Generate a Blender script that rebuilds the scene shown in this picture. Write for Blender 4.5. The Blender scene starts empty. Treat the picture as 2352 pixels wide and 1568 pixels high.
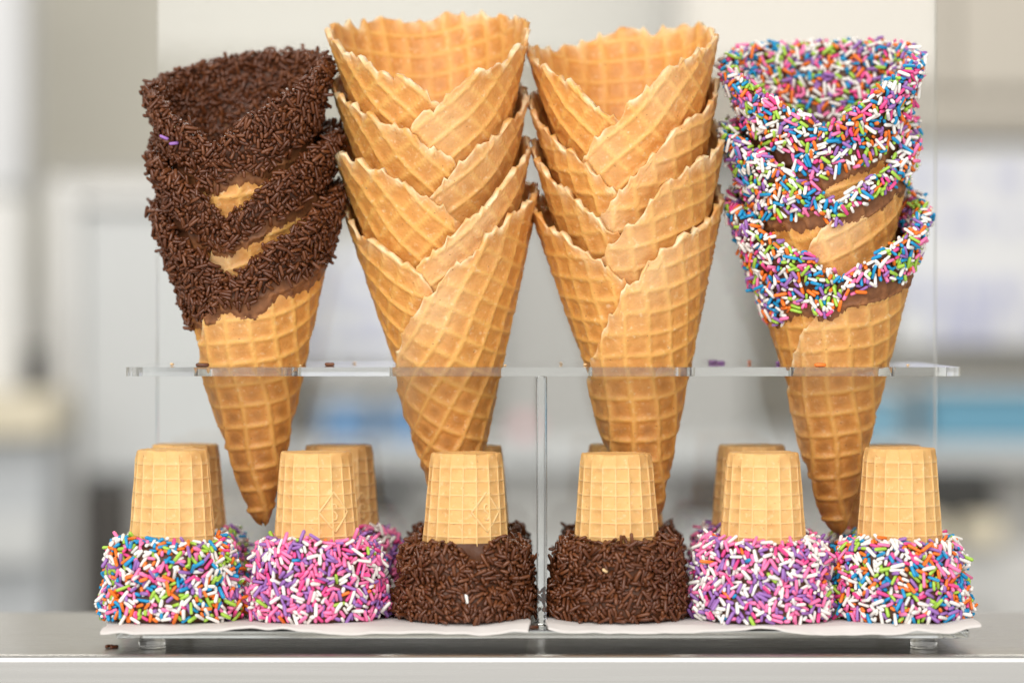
import bpy, bmesh, math, random
import numpy as np
from mathutils import Matrix, Vector

random.seed(7)
RNG = np.random.default_rng(11)
scene = bpy.context.scene
COL = scene.collection

# ------------------------------------------------------------------ camera, light, exposure
CAM_Z = 0.1307            # lens height above the steel counter
CAM_D = 1.19              # lens to the front edge of the shelf
PX = 0.17e-3              # one photo pixel (2352 wide) at the shelf front, in metres
HORIZON = 713

def P(px, py, y=0.0):
    """a point of the place from where it shows in the photograph and how deep it stands"""
    k = PX * (CAM_D + y) / CAM_D
    return Vector(((px - 1176) * k, y, CAM_Z - (py - HORIZON) * k))

cam_d = bpy.data.cameras.new('camera')
cam = bpy.data.objects.new('camera', cam_d)
COL.objects.link(cam)
cam.location = (0, -CAM_D, CAM_Z)
cam.rotation_euler = (math.pi / 2, 0, 0)
cam_d.sensor_width = 36
cam_d.lens = 36 * CAM_D / (2352 * PX)
cam_d.shift_y = -(784 - HORIZON) / 2352
cam_d.clip_start = 0.05
cam_d.clip_end = 60
cam_d.dof.use_dof = True
cam_d.dof.focus_distance = CAM_D + 0.012
cam_d.dof.aperture_fstop = 4.0
scene.camera = cam

world = bpy.data.worlds.new('World')
scene.world = world
world.use_nodes = True
world.node_tree.nodes['Background'].inputs[0].default_value = (1.0, 0.985, 0.95, 1)
world.node_tree.nodes['Background'].inputs[1].default_value = 0.80

def area_light(name, loc, aim, sx, sy, power, col):
    l = bpy.data.lights.new(name, 'AREA')
    l.shape = 'RECTANGLE'; l.size = sx; l.size_y = sy; l.energy = power; l.color = col
    o = bpy.data.objects.new(name, l); COL.objects.link(o)
    o.location = loc
    o.rotation_euler = (Vector(aim) - Vector(loc)).to_track_quat('-Z', 'Y').to_euler()
    return o
# open daylight coming in at the serving side, and an added overhead fill that brightens the room behind
area_light('daylight_opening', (-0.9, -3.0, 1.95), (-0.2, 0.0, 0.75), 4.8, 3.0, 128, (1.0, 0.975, 0.935))
area_light('added_room_fill', (0.1, 1.35, 1.27), (0.1, 1.75, 0.0), 2.0, 0.9, 40, (1.0, 0.955, 0.89))

scene.view_settings.view_transform = 'Standard'
scene.view_settings.look = 'None'
scene.view_settings.gamma = 1
scene.view_settings.exposure = 0.17
scene.cycles.use_denoising = True
scene.cycles.max_bounces = 14
scene.cycles.transmission_bounces = 14
scene.cycles.diffuse_bounces = 4
scene.cycles.sample_clamp_indirect = 6
scene.cycles.blur_glossy = 0.5

# ------------------------------------------------------------------ helpers
def S2L(r, g, b):
    f = lambda c: c / 12.92 if c <= 0.04045 else ((c + 0.055) / 1.055) ** 2.4
    return (f(r / 255), f(g / 255), f(b / 255), 1)

def smooth(a, b, x):
    t = np.clip((x - a) / (b - a), 0, 1)
    return t * t * (3 - 2 * t)

def noise1(x, seed):
    tab = np.random.default_rng(seed).uniform(-1, 1, 512)
    i = np.floor(x).astype(int); f = x - i; f = f * f * (3 - 2 * f)
    return tab[i % 512] * (1 - f) + tab[(i + 1) % 512] * f

def noise2(x, y, seed):
    tab = np.random.default_rng(seed).uniform(-1, 1, (64, 64))
    i = np.floor(x).astype(int); j = np.floor(y).astype(int)
    f = x - i; g = y - j; f = f * f * (3 - 2 * f); g = g * g * (3 - 2 * g)
    a = tab[i % 64, j % 64] * (1 - f) + tab[(i + 1) % 64, j % 64] * f
    b = tab[i % 64, (j + 1) % 64] * (1 - f) + tab[(i + 1) % 64, (j + 1) % 64] * f
    return a * (1 - g) + b * g

def mesh_np(name, V, faces, mats, smooth_on=True, attrs=None, midx=None):
    """faces: (n,k) array, one k for the whole mesh"""
    V = np.asarray(V, dtype=np.float32); F = np.asarray(faces, dtype=np.int32)
    me = bpy.data.meshes.new(name)
    n, k = F.shape
    me.vertices.add(len(V)); me.vertices.foreach_set('co', V.ravel())
    me.loops.add(n * k); me.loops.foreach_set('vertex_index', F.ravel())
    me.polygons.add(n)
    me.polygons.foreach_set('loop_start', np.arange(0, n * k, k, dtype=np.int32))
    me.polygons.foreach_set('use_smooth', np.full(n, smooth_on))
    if midx is not None:
        me.polygons.foreach_set('material_index', np.asarray(midx, dtype=np.int32))
    for m in mats: me.materials.append(m)
    for an, av in (attrs or {}).items():
        a = me.attributes.new(an, 'FLOAT', 'POINT')
        a.data.foreach_set('value', np.asarray(av, dtype=np.float32).ravel())
    me.update(); me.validate()
    return me

def link(name, me, parent=None):
    o = bpy.data.objects.new(name, me); COL.objects.link(o)
    if parent: o.parent = parent
    return o

def tag(o, label=None, cat=None, group=None, kind=None):
    if label: o['label'] = label
    if cat: o['category'] = cat
    if group: o['group'] = group
    if kind: o['kind'] = kind
    return o

def empty(name, loc):
    o = bpy.data.objects.new(name, None); COL.objects.link(o)
    o.location = loc; o.empty_display_size = 0.01
    return o

def bm_obj(name, bm, mat, parent=None, loc=(0, 0, 0), bevel=0, smooth_on=False):
    bmesh.ops.recalc_face_normals(bm, faces=bm.faces)
    me = bpy.data.meshes.new(name); bm.to_mesh(me); bm.free()
    for m in (mat if isinstance(mat, (list, tuple)) else [mat]): me.materials.append(m)
    if smooth_on:
        me.polygons.foreach_set('use_smooth', np.full(len(me.polygons), True))
    o = link(name, me, parent); o.location = loc
    if bevel:
        b = o.modifiers.new('bevel', 'BEVEL'); b.width = bevel; b.segments = 2
        b.limit_method = 'ANGLE'; b.angle_limit = math.radians(40)
    return o

def box_bm(x0, x1, y0, y1, z0, z1):
    bm = bmesh.new()
    bmesh.ops.create_cube(bm, size=1)
    for v in bm.verts:
        v.co = ((x0 + x1) / 2 + v.co.x * (x1 - x0), (y0 + y1) / 2 + v.co.y * (y1 - y0), (z0 + z1) / 2 + v.co.z * (z1 - z0))
    return bm

# ------------------------------------------------------------------ materials
def new_mat(name):
    m = bpy.data.materials.new(name); m.use_nodes = True
    nt = m.node_tree
    return m, nt, nt.nodes['Principled BSDF']

def plain(name, col, rough=0.5, metal=0.0, spec=0.5, noise=0.0, nscale=40, coat=0, bump=0.0):
    m, nt, b = new_mat(name)
    b.inputs['Base Color'].default_value = col
    b.inputs['Roughness'].default_value = rough
    b.inputs['Metallic'].default_value = metal
    b.inputs['Specular IOR Level'].default_value = spec
    b.inputs['Coat Weight'].default_value = coat
    if noise or bump:
        tc = nt.nodes.new('ShaderNodeTexCoord')
        n = nt.nodes.new('ShaderNodeTexNoise'); n.inputs['Scale'].default_value = nscale; n.inputs['Detail'].default_value = 5
        nt.links.new(tc.outputs['Object'], n.inputs['Vector'])
        if noise:
            mx = nt.nodes.new('ShaderNodeMix'); mx.data_type = 'RGBA'
            mx.inputs[6].default_value = tuple(c * (1 - noise) for c in col[:3]) + (1,)
            mx.inputs[7].default_value = tuple(min(1, c * (1 + noise)) for c in col[:3]) + (1,)
            nt.links.new(n.outputs['Fac'], mx.inputs[0]); nt.links.new(mx.outputs[2], b.inputs['Base Color'])
        if bump:
            bp = nt.nodes.new('ShaderNodeBump'); bp.inputs['Strength'].default_value = 0.6; bp.inputs['Distance'].default_value = bump
            nt.links.new(n.outputs['Fac'], bp.inputs['Height']); nt.links.new(bp.outputs['Normal'], b.inputs['Normal'])
    return m

def mix_rgb(nt, fac, a, b):
    mx = nt.nodes.new('ShaderNodeMix'); mx.data_type = 'RGBA'
    for sock, v in ((0, fac), (6, a), (7, b)):
        if isinstance(v, bpy.types.NodeSocket): nt.links.new(v, mx.inputs[sock])
        else: mx.inputs[sock].default_value = v
    return mx.outputs[2]

def attr(nt, name):
    a = nt.nodes.new('ShaderNodeAttribute'); a.attribute_name = name
    return a.outputs['Fac']

def tex_noise(nt, scale, detail=4, lo=0.35, hi=0.65):
    tc = nt.nodes.new('ShaderNodeTexCoord')
    n = nt.nodes.new('ShaderNodeTexNoise'); n.inputs['Scale'].default_value = scale; n.inputs['Detail'].default_value = detail
    nt.links.new(tc.outputs['Object'], n.inputs['Vector'])
    r = nt.nodes.new('ShaderNodeMapRange'); r.inputs[1].default_value = lo; r.inputs[2].default_value = hi
    nt.links.new(n.outputs['Fac'], r.inputs[0])
    return r.outputs[0]

def math_node(nt, op, a, b):
    n = nt.nodes.new('ShaderNodeMath'); n.operation = op
    for i, v in enumerate((a, b)):
        if isinstance(v, bpy.types.NodeSocket): nt.links.new(v, n.inputs[i])
        else: n.inputs[i].default_value = v
    return n.outputs[0]

def waffle_material(name, hue=1.0):
    m, nt, b = new_mat(name)
    cell = (0.67 * hue, 0.285 * hue, 0.062 * hue, 1); rib = (0.82 * hue, 0.435 * hue, 0.112 * hue, 1)
    pale = (0.90, 0.70, 0.43, 1); brown = (0.36, 0.145, 0.035, 1)
    mott = tex_noise(nt, 260, 5)
    c0 = mix_rgb(nt, mott, cell, (cell[0] * 1.14, cell[1] * 1.22, cell[2] * 1.35, 1))
    c1 = mix_rgb(nt, attr(nt, 'rib'), c0, rib)
    spots = math_node(nt, 'MULTIPLY', tex_noise(nt, 520, 3, 0.60, 0.74), 0.45)
    c1 = mix_rgb(nt, spots, c1, pale)
    c2 = mix_rgb(nt, attr(nt, 'toast'), c1, brown)
    c3 = mix_rgb(nt, attr(nt, 'edge'), c2, pale)
    pits = math_node(nt, 'MULTIPLY', tex_noise(nt, 700, 1, 0.745, 0.79), 0.6)
    c3 = mix_rgb(nt, pits, c3, (0.20, 0.075, 0.02, 1))
    nt.links.new(c3, b.inputs['Base Color'])
    b.inputs['Roughness'].default_value = 0.43
    b.inputs['Specular IOR Level'].default_value = 0.42
    b.inputs['Subsurface Weight'].default_value = 0.22
    b.inputs['Subsurface Radius'].default_value = (1.0, 0.45, 0.15)
    b.inputs['Subsurface Scale'].default_value = 0.0022
    bp = nt.nodes.new('ShaderNodeBump'); bp.inputs['Strength'].default_value = 0.5; bp.inputs['Distance'].default_value = 0.00035
    nt.links.new(tex_noise(nt, 900, 4, 0.2, 0.8), bp.inputs['Height'])
    nt.links.new(bp.outputs['Normal'], b.inputs['Normal'])
    return m

def dip_material(name):
    m, nt, b = new_mat(name)
    c = mix_rgb(nt, attr(nt, 'thin'), (0.100, 0.036, 0.015, 1), (0.36, 0.145, 0.052, 1))
    c = mix_rgb(nt, math_node(nt, 'MULTIPLY', tex_noise(nt, 300, 4), attr(nt, 'thin')), c, (0.13, 0.046, 0.018, 1))
    nt.links.new(c, b.inputs['Base Color'])
    b.inputs['Roughness'].default_value = 0.46
    b.inputs['Specular IOR Level'].default_value = 0.35
    bp = nt.nodes.new('ShaderNodeBump'); bp.inputs['Strength'].default_value = 0.5; bp.inputs['Distance'].default_value = 0.0004
    nt.links.new(tex_noise(nt, 420, 4, 0.2, 0.8), bp.inputs['Height'])
    nt.links.new(bp.outputs['Normal'], b.inputs['Normal'])
    return m

def cake_material(name):
    m, nt, b = new_mat(name)
    base = (0.80, 0.50, 0.205, 1)
    c = mix_rgb(nt, tex_noise(nt, 70, 4), (0.72, 0.405, 0.145, 1), (0.82, 0.52, 0.215, 1))
    oi = nt.nodes.new('ShaderNodeObjectInfo')
    c = mix_rgb(nt, math_node(nt, 'MULTIPLY', oi.outputs['Random'], 0.45), c, (0.70, 0.385, 0.125, 1))
    c = mix_rgb(nt, math_node(nt, 'MULTIPLY', tex_noise(nt, 38, 3, 0.52, 0.72), 0.5), c, (0.60, 0.31, 0.095, 1))
    c = mix_rgb(nt, math_node(nt, 'MULTIPLY', attr(nt, 'rib'), 0.6), c, (0.88, 0.60, 0.29, 1))
    c = mix_rgb(nt, math_node(nt, 'MULTIPLY', tex_noise(nt, 620, 1, 0.73, 0.78), 0.5), c, (0.35, 0.15, 0.04, 1))
    c = mix_rgb(nt, math_node(nt, 'MULTIPLY', tex_noise(nt, 480, 3, 0.60, 0.72), 0.4), c, (0.9, 0.68, 0.4, 1))
    nt.links.new(c, b.inputs['Base Color'])
    b.inputs['Roughness'].default_value = 0.55
    b.inputs['Specular IOR Level'].default_value = 0.28
    b.inputs['Subsurface Weight'].default_value = 0.2
    b.inputs['Subsurface Radius'].default_value = (1.0, 0.5, 0.2)
    b.inputs['Subsurface Scale'].default_value = 0.0015
    bp = nt.nodes.new('ShaderNodeBump'); bp.inputs['Strength'].default_value = 0.45; bp.inputs['Distance'].default_value = 0.0002
    nt.links.new(tex_noise(nt, 800, 4, 0.2, 0.8), bp.inputs['Height'])
    nt.links.new(bp.outputs['Normal'], b.inputs['Normal'])
    return m

def acrylic(name):
    m, nt, b = new_mat(name)
    b.inputs['Base Color'].default_value = (0.988, 0.997, 0.996, 1)
    b.inputs['Roughness'].default_value = 0.0
    b.inputs['IOR'].default_value = 1.49
    b.inputs['Transmission Weight'].default_value = 1.0
    return m

def acrylic_edge(name):
    m = acrylic(name); b = m.node_tree.nodes['Principled BSDF']
    b.inputs['Base Color'].default_value = (0.985, 1.0, 1.0, 1)
    b.inputs['Roughness'].default_value = 0.015
    b.inputs['Transmission Weight'].default_value = 0.955
    return m

def candy(name, col, rough=0.3):
    m = plain(name, col, rough, spec=0.45)
    b = m.node_tree.nodes['Principled BSDF']
    b.inputs['Subsurface Weight'].default_value = 0.0
    return m

M_WAF = [waffle_material('waffle_golden', 1.0), waffle_material('waffle_toasted', 0.92), waffle_material('waffle_pale', 1.06)]
M_DIP = dip_material('chocolate_coating')
M_CAKE = cake_material('cake_wafer')
M_ACR = acrylic('clear_acrylic')
M_ACE = acrylic_edge('sawn_acrylic_edge')
def cut_edges(o, axis):
    o.data.materials.append(M_ACE)
    for p in o.data.polygons:
        if abs(p.normal[axis]) < 0.5: p.material_index = 1
CANDY = {
    'white': candy('candy_white', S2L(244, 240, 234)),
    'pink': candy('candy_pink', S2L(250, 128, 180)),
    'magenta': candy('candy_magenta', S2L(238, 76, 145)),
    'blue': candy('candy_blue', S2L(22, 150, 205)),
    'orange': candy('candy_orange', S2L(246, 124, 38)),
    'lime': candy('candy_lime', S2L(168, 210, 76)),
    'purple': candy('candy_purple', S2L(158, 110, 184)),
    'choc': candy('candy_chocolate', (0.112, 0.034, 0.0125, 1), 0.2),
    'choc_light': candy('candy_chocolate_light', (0.158, 0.051, 0.018, 1), 0.24),
    'cream': candy('candy_cream', S2L(235, 200, 150), 0.5),
}
MIX = {
    'rainbow': [('white', .34), ('pink', .10), ('magenta', .06), ('blue', .14), ('orange', .14), ('lime', .13), ('purple', .11)],
    'pink': [('white', .31), ('pink', .35), ('magenta', .07), ('purple', .24), ('orange', .013), ('blue', .012), ('lime', .01)],
    'lilac': [('white', .40), ('pink', .28), ('magenta', .05), ('purple', .235), ('orange', .013), ('blue', .01), ('lime', .01)],
    'choc': [('choc', .7), ('choc_light', .3)],
}

# ------------------------------------------------------------------ sprinkles
def capsule(rad, length, bend, sides=5, seed=0):
    rg = np.random.default_rng(seed)
    h = length / 2 - rad
    rings = [(-h - rad * 0.62, 0.72), (-h, 1.0), (h, 1.0), (h + rad * 0.62, 0.72)]
    V = [(-h - rad, 0, 0)]
    for x, k in rings:
        for s in range(sides):
            a = 2 * math.pi * s / sides
            V.append((x, math.cos(a) * rad * k * rg.uniform(.94, 1.06), math.sin(a) * rad * k))
    V.append((h + rad, 0, 0))
    V = np.array(V)
    V[:, 2] += -bend * (V[:, 0] / (length / 2)) ** 2 * length
    V[:, 1] += bend * .6 * (V[:, 0] / (length / 2)) ** 2 * length
    T = []
    for s in range(sides):
        T.append((0, 1 + (s + 1) % sides, 1 + s))
    for q in range(3):
        for s in range(sides):
            a = 1 + q * sides + s; b = 1 + q * sides + (s + 1) % sides
            T.append((a, b, b + sides)); T.append((a, b + sides, a + sides))
    e = len(V) - 1
    for s in range(sides):
        T.append((e, 1 + 3 * sides + s, 1 + 3 * sides + (s + 1) % sides))
    return V, np.array(T)

SHAPES = {}
_rs = random.Random(4)
for fam, rad, lo_, hi_ in (('candy', 0.00076, 0.0025, 0.0065), ('choc', 0.00075, 0.0026, 0.0064)):
    SHAPES[fam] = []
    for i in range(12):
        L_ = lo_ + (hi_ - lo_) * ((i + 0.5) / 12) ** 1.15
        r_ = rad * _rs.uniform(0.88, 1.10)
        SHAPES[fam].append((capsule(r_, L_, _rs.choice((0, 0, .02, .04, .07, .11)), seed=i), r_, L_))
MESH_CACHE = {}
def sprinkle_mesh(fam, si, colour):
    key = (fam, si, colour)
    if key not in MESH_CACHE:
        (V, T), _, _ = SHAPES[fam][si]
        MESH_CACHE[key] = mesh_np('sprinkle', V, T, [CANDY[colour]])
    return MESH_CACHE[key]

CAMV = np.array((0, -CAM_D, CAM_Z))

def scatter(V, F, weight, mix, n1, n2, seed, tilt=0.2, clearance=None, rim_w=None):
    """throw sprinkles on the triangles F of V (world), keep those that do not sit inside one another"""
    rg = np.random.default_rng(seed)
    fam = 'choc' if mix == 'choc' else 'candy'
    shapes = SHAPES[fam]; rad = 0.00076 if fam == 'candy' else 0.00075
    names = [c for c, _ in MIX[mix]]; pw = np.array([w for _, w in MIX[mix]]); pw = pw / pw.sum()
    A, B, C = V[F[:, 0]], V[F[:, 1]], V[F[:, 2]]
    N = np.cross(B - A, C - A); ar = np.linalg.norm(N, axis=1); N = N / (ar[:, None] + 1e-20)
    w = ar * weight; w = w / w.sum()
    gap = 1.32 * rad; cell = gap; grid = {}
    out = []
    layers = [(0, n1, w), (1, n2, w)]
    if rim_w is not None:
        wr = ar * weight * rim_w; layers.append((2, n2 // 3, wr / wr.sum()))
    for layer, tries, w_ in layers:
        fi = rg.choice(len(F), tries, p=w_)
        r1 = np.sqrt(rg.random(tries)); r2 = rg.random(tries)
        pos = A[fi] * (1 - r1)[:, None] + B[fi] * (r1 * (1 - r2))[:, None] + C[fi] * (r1 * r2)[:, None]
        nn = N[fi]
        rv = rg.normal(size=(tries, 3)); tg = rv - (rv * nn).sum(1)[:, None] * nn
        tg /= np.linalg.norm(tg, axis=1)[:, None]
        tl = rg.normal(0, tilt, tries) * np.where(rg.random(tries) < 0.04, 2.6, 1.0)
        ax = tg * np.cos(tl)[:, None] + nn * np.sin(tl)[:, None]
        si = rg.integers(0, len(shapes), tries)
        ln = np.array([s[2] for s in shapes])[si]
        lift = (0.7, 1.75, 2.5)[layer] * rad + np.abs(np.sin(tl)) * ln * 0.42
        pos = pos + nn * lift[:, None]
        ci = rg.choice(len(names), tries, p=pw)
        ends = (ln / 2 - rad * 1.0)
        P3 = np.stack([pos - ax * ends[:, None], pos, pos + ax * ends[:, None], pos - ax * ends[:, None] / 2, pos + ax * ends[:, None] / 2], 1)
        K = np.floor(P3 / cell).astype(int)
        for i in range(tries):
            ok = True
            if clearance is not None and not clearance(pos[i]): continue
            for q in range(5):
                kx, ky, kz = K[i, q]; p = P3[i, q]
                for dx in (-1, 0, 1):
                    for dy in (-1, 0, 1):
                        for dz in (-1, 0, 1):
                            for o in grid.get((kx + dx, ky + dy, kz + dz), ()):
                                if (o[0] - p[0]) ** 2 + (o[1] - p[1]) ** 2 + (o[2] - p[2]) ** 2 < gap * gap:
                                    ok = False; break
                            if not ok: break
                        if not ok: break
                    if not ok: break
                if not ok: break
            if not ok: continue
            for q in range(5):
                grid.setdefault(tuple(K[i, q]), []).append(tuple(P3[i, q]))
            out.append((pos[i], ax[i], nn[i], fam, int(si[i]), names[ci[i]]))
    return out

def frame_of(ax, n):
    x = ax / np.linalg.norm(ax); y = np.cross(n, x); y /= np.linalg.norm(y) + 1e-12; z = np.cross(x, y)
    return np.stack([x, y, z], 1)

def place_sprinkles(items, parent, base, singles=300, score=None):
    """the ones that show are objects of their own, the rest one joined mesh; parent stands at `base`"""
    if singles:
        sc_ = []
        for i, (p, ax, n, fam, si, c) in enumerate(items):
            v = CAMV - p; v = v / np.linalg.norm(v)
            f = float(n @ v) + (score(p, n) if score else 0)
            side = np.linalg.norm(np.cross(ax, v))
            sc_.append((-(f * (0.5 + 0.5 * side)), i))
        sc_.sort()
        solo = set(i for s, i in sc_[:singles] if s < -0.05)
    else:
        solo = set()
    VV, TT, MI = [], [], []; off = 0
    cols = []
    for i, (p, ax, n, fam, si, c) in enumerate(items):
        R = frame_of(ax, n)
        if i in solo:
            o = bpy.data.objects.new('sprinkle', sprinkle_mesh(fam, si, c)); COL.objects.link(o)
            o.parent = parent
            M = Matrix.Identity(4)
            for r_ in range(3):
                for c_ in range(3): M[r_][c_] = R[r_, c_]
                M[r_][3] = p[r_] - base[r_]
            o.matrix_local = M
            continue
        (V, T), _, _ = SHAPES[fam][si]
        if c not in cols: cols.append(c)
        VV.append(V @ R.T + (p - np.array(base))); TT.append(T + off); off += len(V)
        MI.append(np.full(len(T), cols.index(c)))
    if VV:
        me = mesh_np('sprinkles', np.concatenate(VV), np.concatenate(TT), [CANDY[c] for c in cols], midx=np.concatenate(MI))
        tag(link('sprinkle_coating', me, parent), kind='stuff')

# ------------------------------------------------------------------ the steel ledge and the room behind
M_STEEL = plain('brushed_steel', (0.56, 0.55, 0.53, 1), 0.2, metal=1.0)
nt = M_STEEL.node_tree; b_ = nt.nodes['Principled BSDF']
tc = nt.nodes.new('ShaderNodeTexCoord'); mp = nt.nodes.new('ShaderNodeMapping'); mp.inputs['Scale'].default_value = (3, 900, 900)
ns = nt.nodes.new('ShaderNodeTexNoise'); ns.inputs['Scale'].default_value = 1.5; ns.inputs['Detail'].default_value = 4
rr = nt.nodes.new('ShaderNodeMapRange'); rr.inputs[3].default_value = 0.20; rr.inputs[4].default_value = 0.32
nt.links.new(tc.outputs['Object'], mp.inputs[0]); nt.links.new(mp.outputs[0], ns.inputs['Vector'])
nt.links.new(ns.outputs['Fac'], rr.inputs[0]); nt.links.new(rr.outputs[0], b_.inputs['Roughness'])

def ledge():
    # rounded-front profile swept along x: top sheet, bullnose, apron
    prof = [(0.132, -0.004), (0.132, 0.0)]
    prof += [(y, 0.0) for y in (0.06, 0.0, -0.0306)]
    for k in range(1, 13):
        a = math.pi / 2 * k / 12
        prof.append((-0.0306 - 0.0026 * math.sin(a), -0.0026 + 0.0026 * math.cos(a)))
    prof += [(-0.0332, -0.03), (-0.0332, -0.12), (-0.030, -0.12), (-0.030, -0.004)]
    xs = np.linspace(-0.9, 0.9, 25)
    V = np.array([(x, y, z) for x in xs for (y, z) in prof]); n = len(prof)
    F = []
    for i in range(len(xs) - 1):
        for j in range(n):
            a = i * n + j; b2 = i * n + (j + 1) % n
            F.append((a, a + n, b2 + n, b2))
    me = mesh_np('counter_ledge', V, np.array(F), [M_STEEL])
    o = link('counter_ledge', me)
    me.set_sharp_from_angle(angle=math.radians(35))
    tag(o, 'brushed stainless steel ledge with rounded front edge under the clear cone stand', 'counter')
ledge()

def slab(name, px0, py0, px1, py1, y, depth, mat, bevel=0.004, parent=None, base=None):
    a = P(px0, py1, y); b = P(px1, py0, y)
    bm = box_bm(a.x, b.x, y, y + depth, a.z, b.z)
    if base is not None:
        for v in bm.verts: v.co -= Vector(base)
    return bm_obj(name, bm, mat, parent, bevel=bevel)

M_WALL = plain('painted_wall', (0.50, 0.485, 0.43, 1), 0.7, noise=0.04, nscale=2)
M_WHITE = plain('white_enamel', (0.58, 0.58, 0.57, 1), 0.4)
M_GREY = plain('grey_panel', (0.46, 0.475, 0.48, 1), 0.45, noise=0.05, nscale=6)
M_BLUEGREY = plain('blue_grey_panel', (0.38, 0.40, 0.42, 1), 0.5, noise=0.06, nscale=6)
M_DARK = plain('dark_recess', (0.055, 0.05, 0.045, 1), 0.7)
M_MIDGREY = plain('mid_grey', (0.33, 0.325, 0.31, 1), 0.5)
M_CREAM = plain('cream_board', (0.55, 0.50, 0.385, 1), 0.5)
M_TAN = plain('tan_board', (0.42, 0.39, 0.34, 1), 0.6)
M_LAV = plain('lavender_print', (0.34, 0.36, 0.55, 1), 0.6)
M_BLUE = plain('blue_plastic', (0.06, 0.18, 0.36, 1), 0.45)
M_TEAL = plain('teal_blue_plastic', (0.10, 0.26, 0.37, 1), 0.45)
M_BLACK = plain('black_plastic', (0.02, 0.02, 0.018, 1), 0.5)
M_PINK = plain('dull_pink', (0.62, 0.33, 0.36, 1), 0.6)
M_BOARD = plain('white_board', (0.58, 0.59, 0.61, 1), 0.5, noise=0.03, nscale=9)

YB = 2.05
tag(bm_obj('back_wall', box_bm(-2.2, 2.2, 2.60, 2.68, -1.0, 1.30), M_WALL), kind='structure')
tag(bm_obj('floor', box_bm(-2.2, 2.2, 0.3, 2.60, -1.05, -1.0), M_MIDGREY), kind='structure')

tag(bm_obj('unseen_ceiling', box_bm(-2.2, 2.2, -0.35, 2.60, 1.30, 1.36), M_WHITE), kind='structure')  # out of view, added to block light from above and deepen the shade
tag(bm_obj('side_wall', box_bm(-2.28, -2.2, -0.35, 2.68, -1.05, 1.36), M_WALL), kind='structure')
tag(bm_obj('side_wall', box_bm(2.2, 2.28, -0.35, 2.68, -1.05, 1.36), M_WALL), kind='structure')

def bg(name, label, cat, parts, group=None):
    """parts: (part name, x0, y0, x1, y1, depth position, thickness, material)"""
    a = parts[0]
    base = P((a[1] + a[3]) / 2, a[4], a[5])
    t = empty(name, base); tag(t, label, cat, group)
    for (pn, x0, y0, x1, y1, y, d, m) in parts:
        slab(pn, x0, y0, x1, y1, y, d, m, parent=t, base=base)
    return t

# tall cabinet at the left with a dark gap above it and a dark opening below
bg('tall_refrigerator', 'blurred tall grey refrigerator with pale frame and dark lower vent behind the chocolate cones', 'refrigerator', [
    ('cabinet', 120, 410, 640, 2300, 2.10, 0.45, M_GREY), ('top_trim', 112, 388, 648, 409, 2.07, 0.48, M_MIDGREY),
    ('side_frame', 108, 412, 176, 2300, 2.06, 0.038, M_WHITE), ('head_rail', 178, 412, 640, 470, 2.06, 0.038, M_WHITE),
    ('door', 186, 478, 640, 1090, 2.07, 0.028, M_GREY), ('vent', 190, 1112, 300, 2300, 2.075, 0.023, M_DARK),
    ('drawer', 306, 1112, 640, 2300, 2.07, 0.028, M_MIDGREY)])
bg('leaning_board', 'blurred pale board standing against the wall left of the grey refrigerator', 'board', [
    ('board', -150, 450, 48, 900, 2.0, 0.02, M_WHITE), ('backing', -150, 455, 60, 900, 2.022, 0.012, M_GREY)])
bg('side_worktop', 'blurred cream worktop on a blue grey base left of the refrigerator', 'worktop', [
    ('base_cabinet', -260, 1010, 110, 2300, 1.92, 0.5, M_BLUEGREY), ('worktop', -260, 905, 118, 1006, 1.9, 0.52, M_CREAM),
    ('drawer_front', -250, 1180, 100, 1300, 1.90, 0.018, M_GREY)])
bg('dark_bottle', 'blurred dark bottle standing on the cream worktop', 'bottle', [
    ('body', 52, 800, 98, 904, 2.0, 0.03, M_BLACK), ('neck', 64, 690, 86, 799, 2.0, 0.02, M_MIDGREY)])
bg('white_pillar', 'blurred pale green grey post at the far left of the room', 'pillar', [
    ('post', -120, -400, 52, 448, 2.2, 0.1, M_BOARD), ('foot_trim', -125, 420, 58, 446, 2.17, 0.028, M_GREY)])

def menu(name, label, x0, y0, x1, y1, rows, seed):
    rg = random.Random(seed)
    base = P((x0 + x1) / 2, y1, YB)
    t = empty(name, base); tag(t, label, 'notice board', 'printed boards on the far wall')
    slab('board', x0, y0, x1, y1, YB + 0.2, 0.012, M_BOARD, parent=t, base=base)
    for (ya, yb) in rows:
        x = x0 + 18
        while x < x1 - 40:
            w = rg.uniform(14, 46)
            if rg.random() < 0.8:
                slab('printed_mark', x, ya, x + w, yb, YB + 0.196, 0.0035, M_LAV, bevel=0, parent=t, base=base)
            x += w + rg.uniform(8, 26)
    return t
menu('menu_board', 'blurred white board with rows of lavender print seen between chocolate and plain cones', 660, 540, 1130, 850,
     [(590, 612), (650, 678), (716, 744), (780, 800)], 3)
menu('menu_board', 'blurred white board with rows of lavender print right of the rainbow cones', 2050, 335, 2700, 800,
     [(390, 425), (490, 530), (650, 700), (725, 775)], 5)
bg('wall_cupboard', 'blurred tan cupboard high on the wall at the right', 'cupboard', [
    ('carcass', 1560, -500, 2800, 230, 2.25, 0.3, M_TAN), ('door', 1570, -490, 2180, 215, 2.23, 0.018, M_TAN), ('door', 2190, -490, 2790, 215, 2.23, 0.018, M_TAN),
    ('bottom_rail', 1555, 232, 2805, 300, 2.23, 0.3, M_TAN)])
bg('steel_splashback', 'blurred grey steel panel between the plain waffle cone stacks', 'panel', [
    ('panel', 1140, 330, 1720, 1010, 2.3, 0.02, M_MIDGREY), ('rail', 1140, 1011, 1720, 1040, 2.28, 0.04, M_GREY)])
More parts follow.
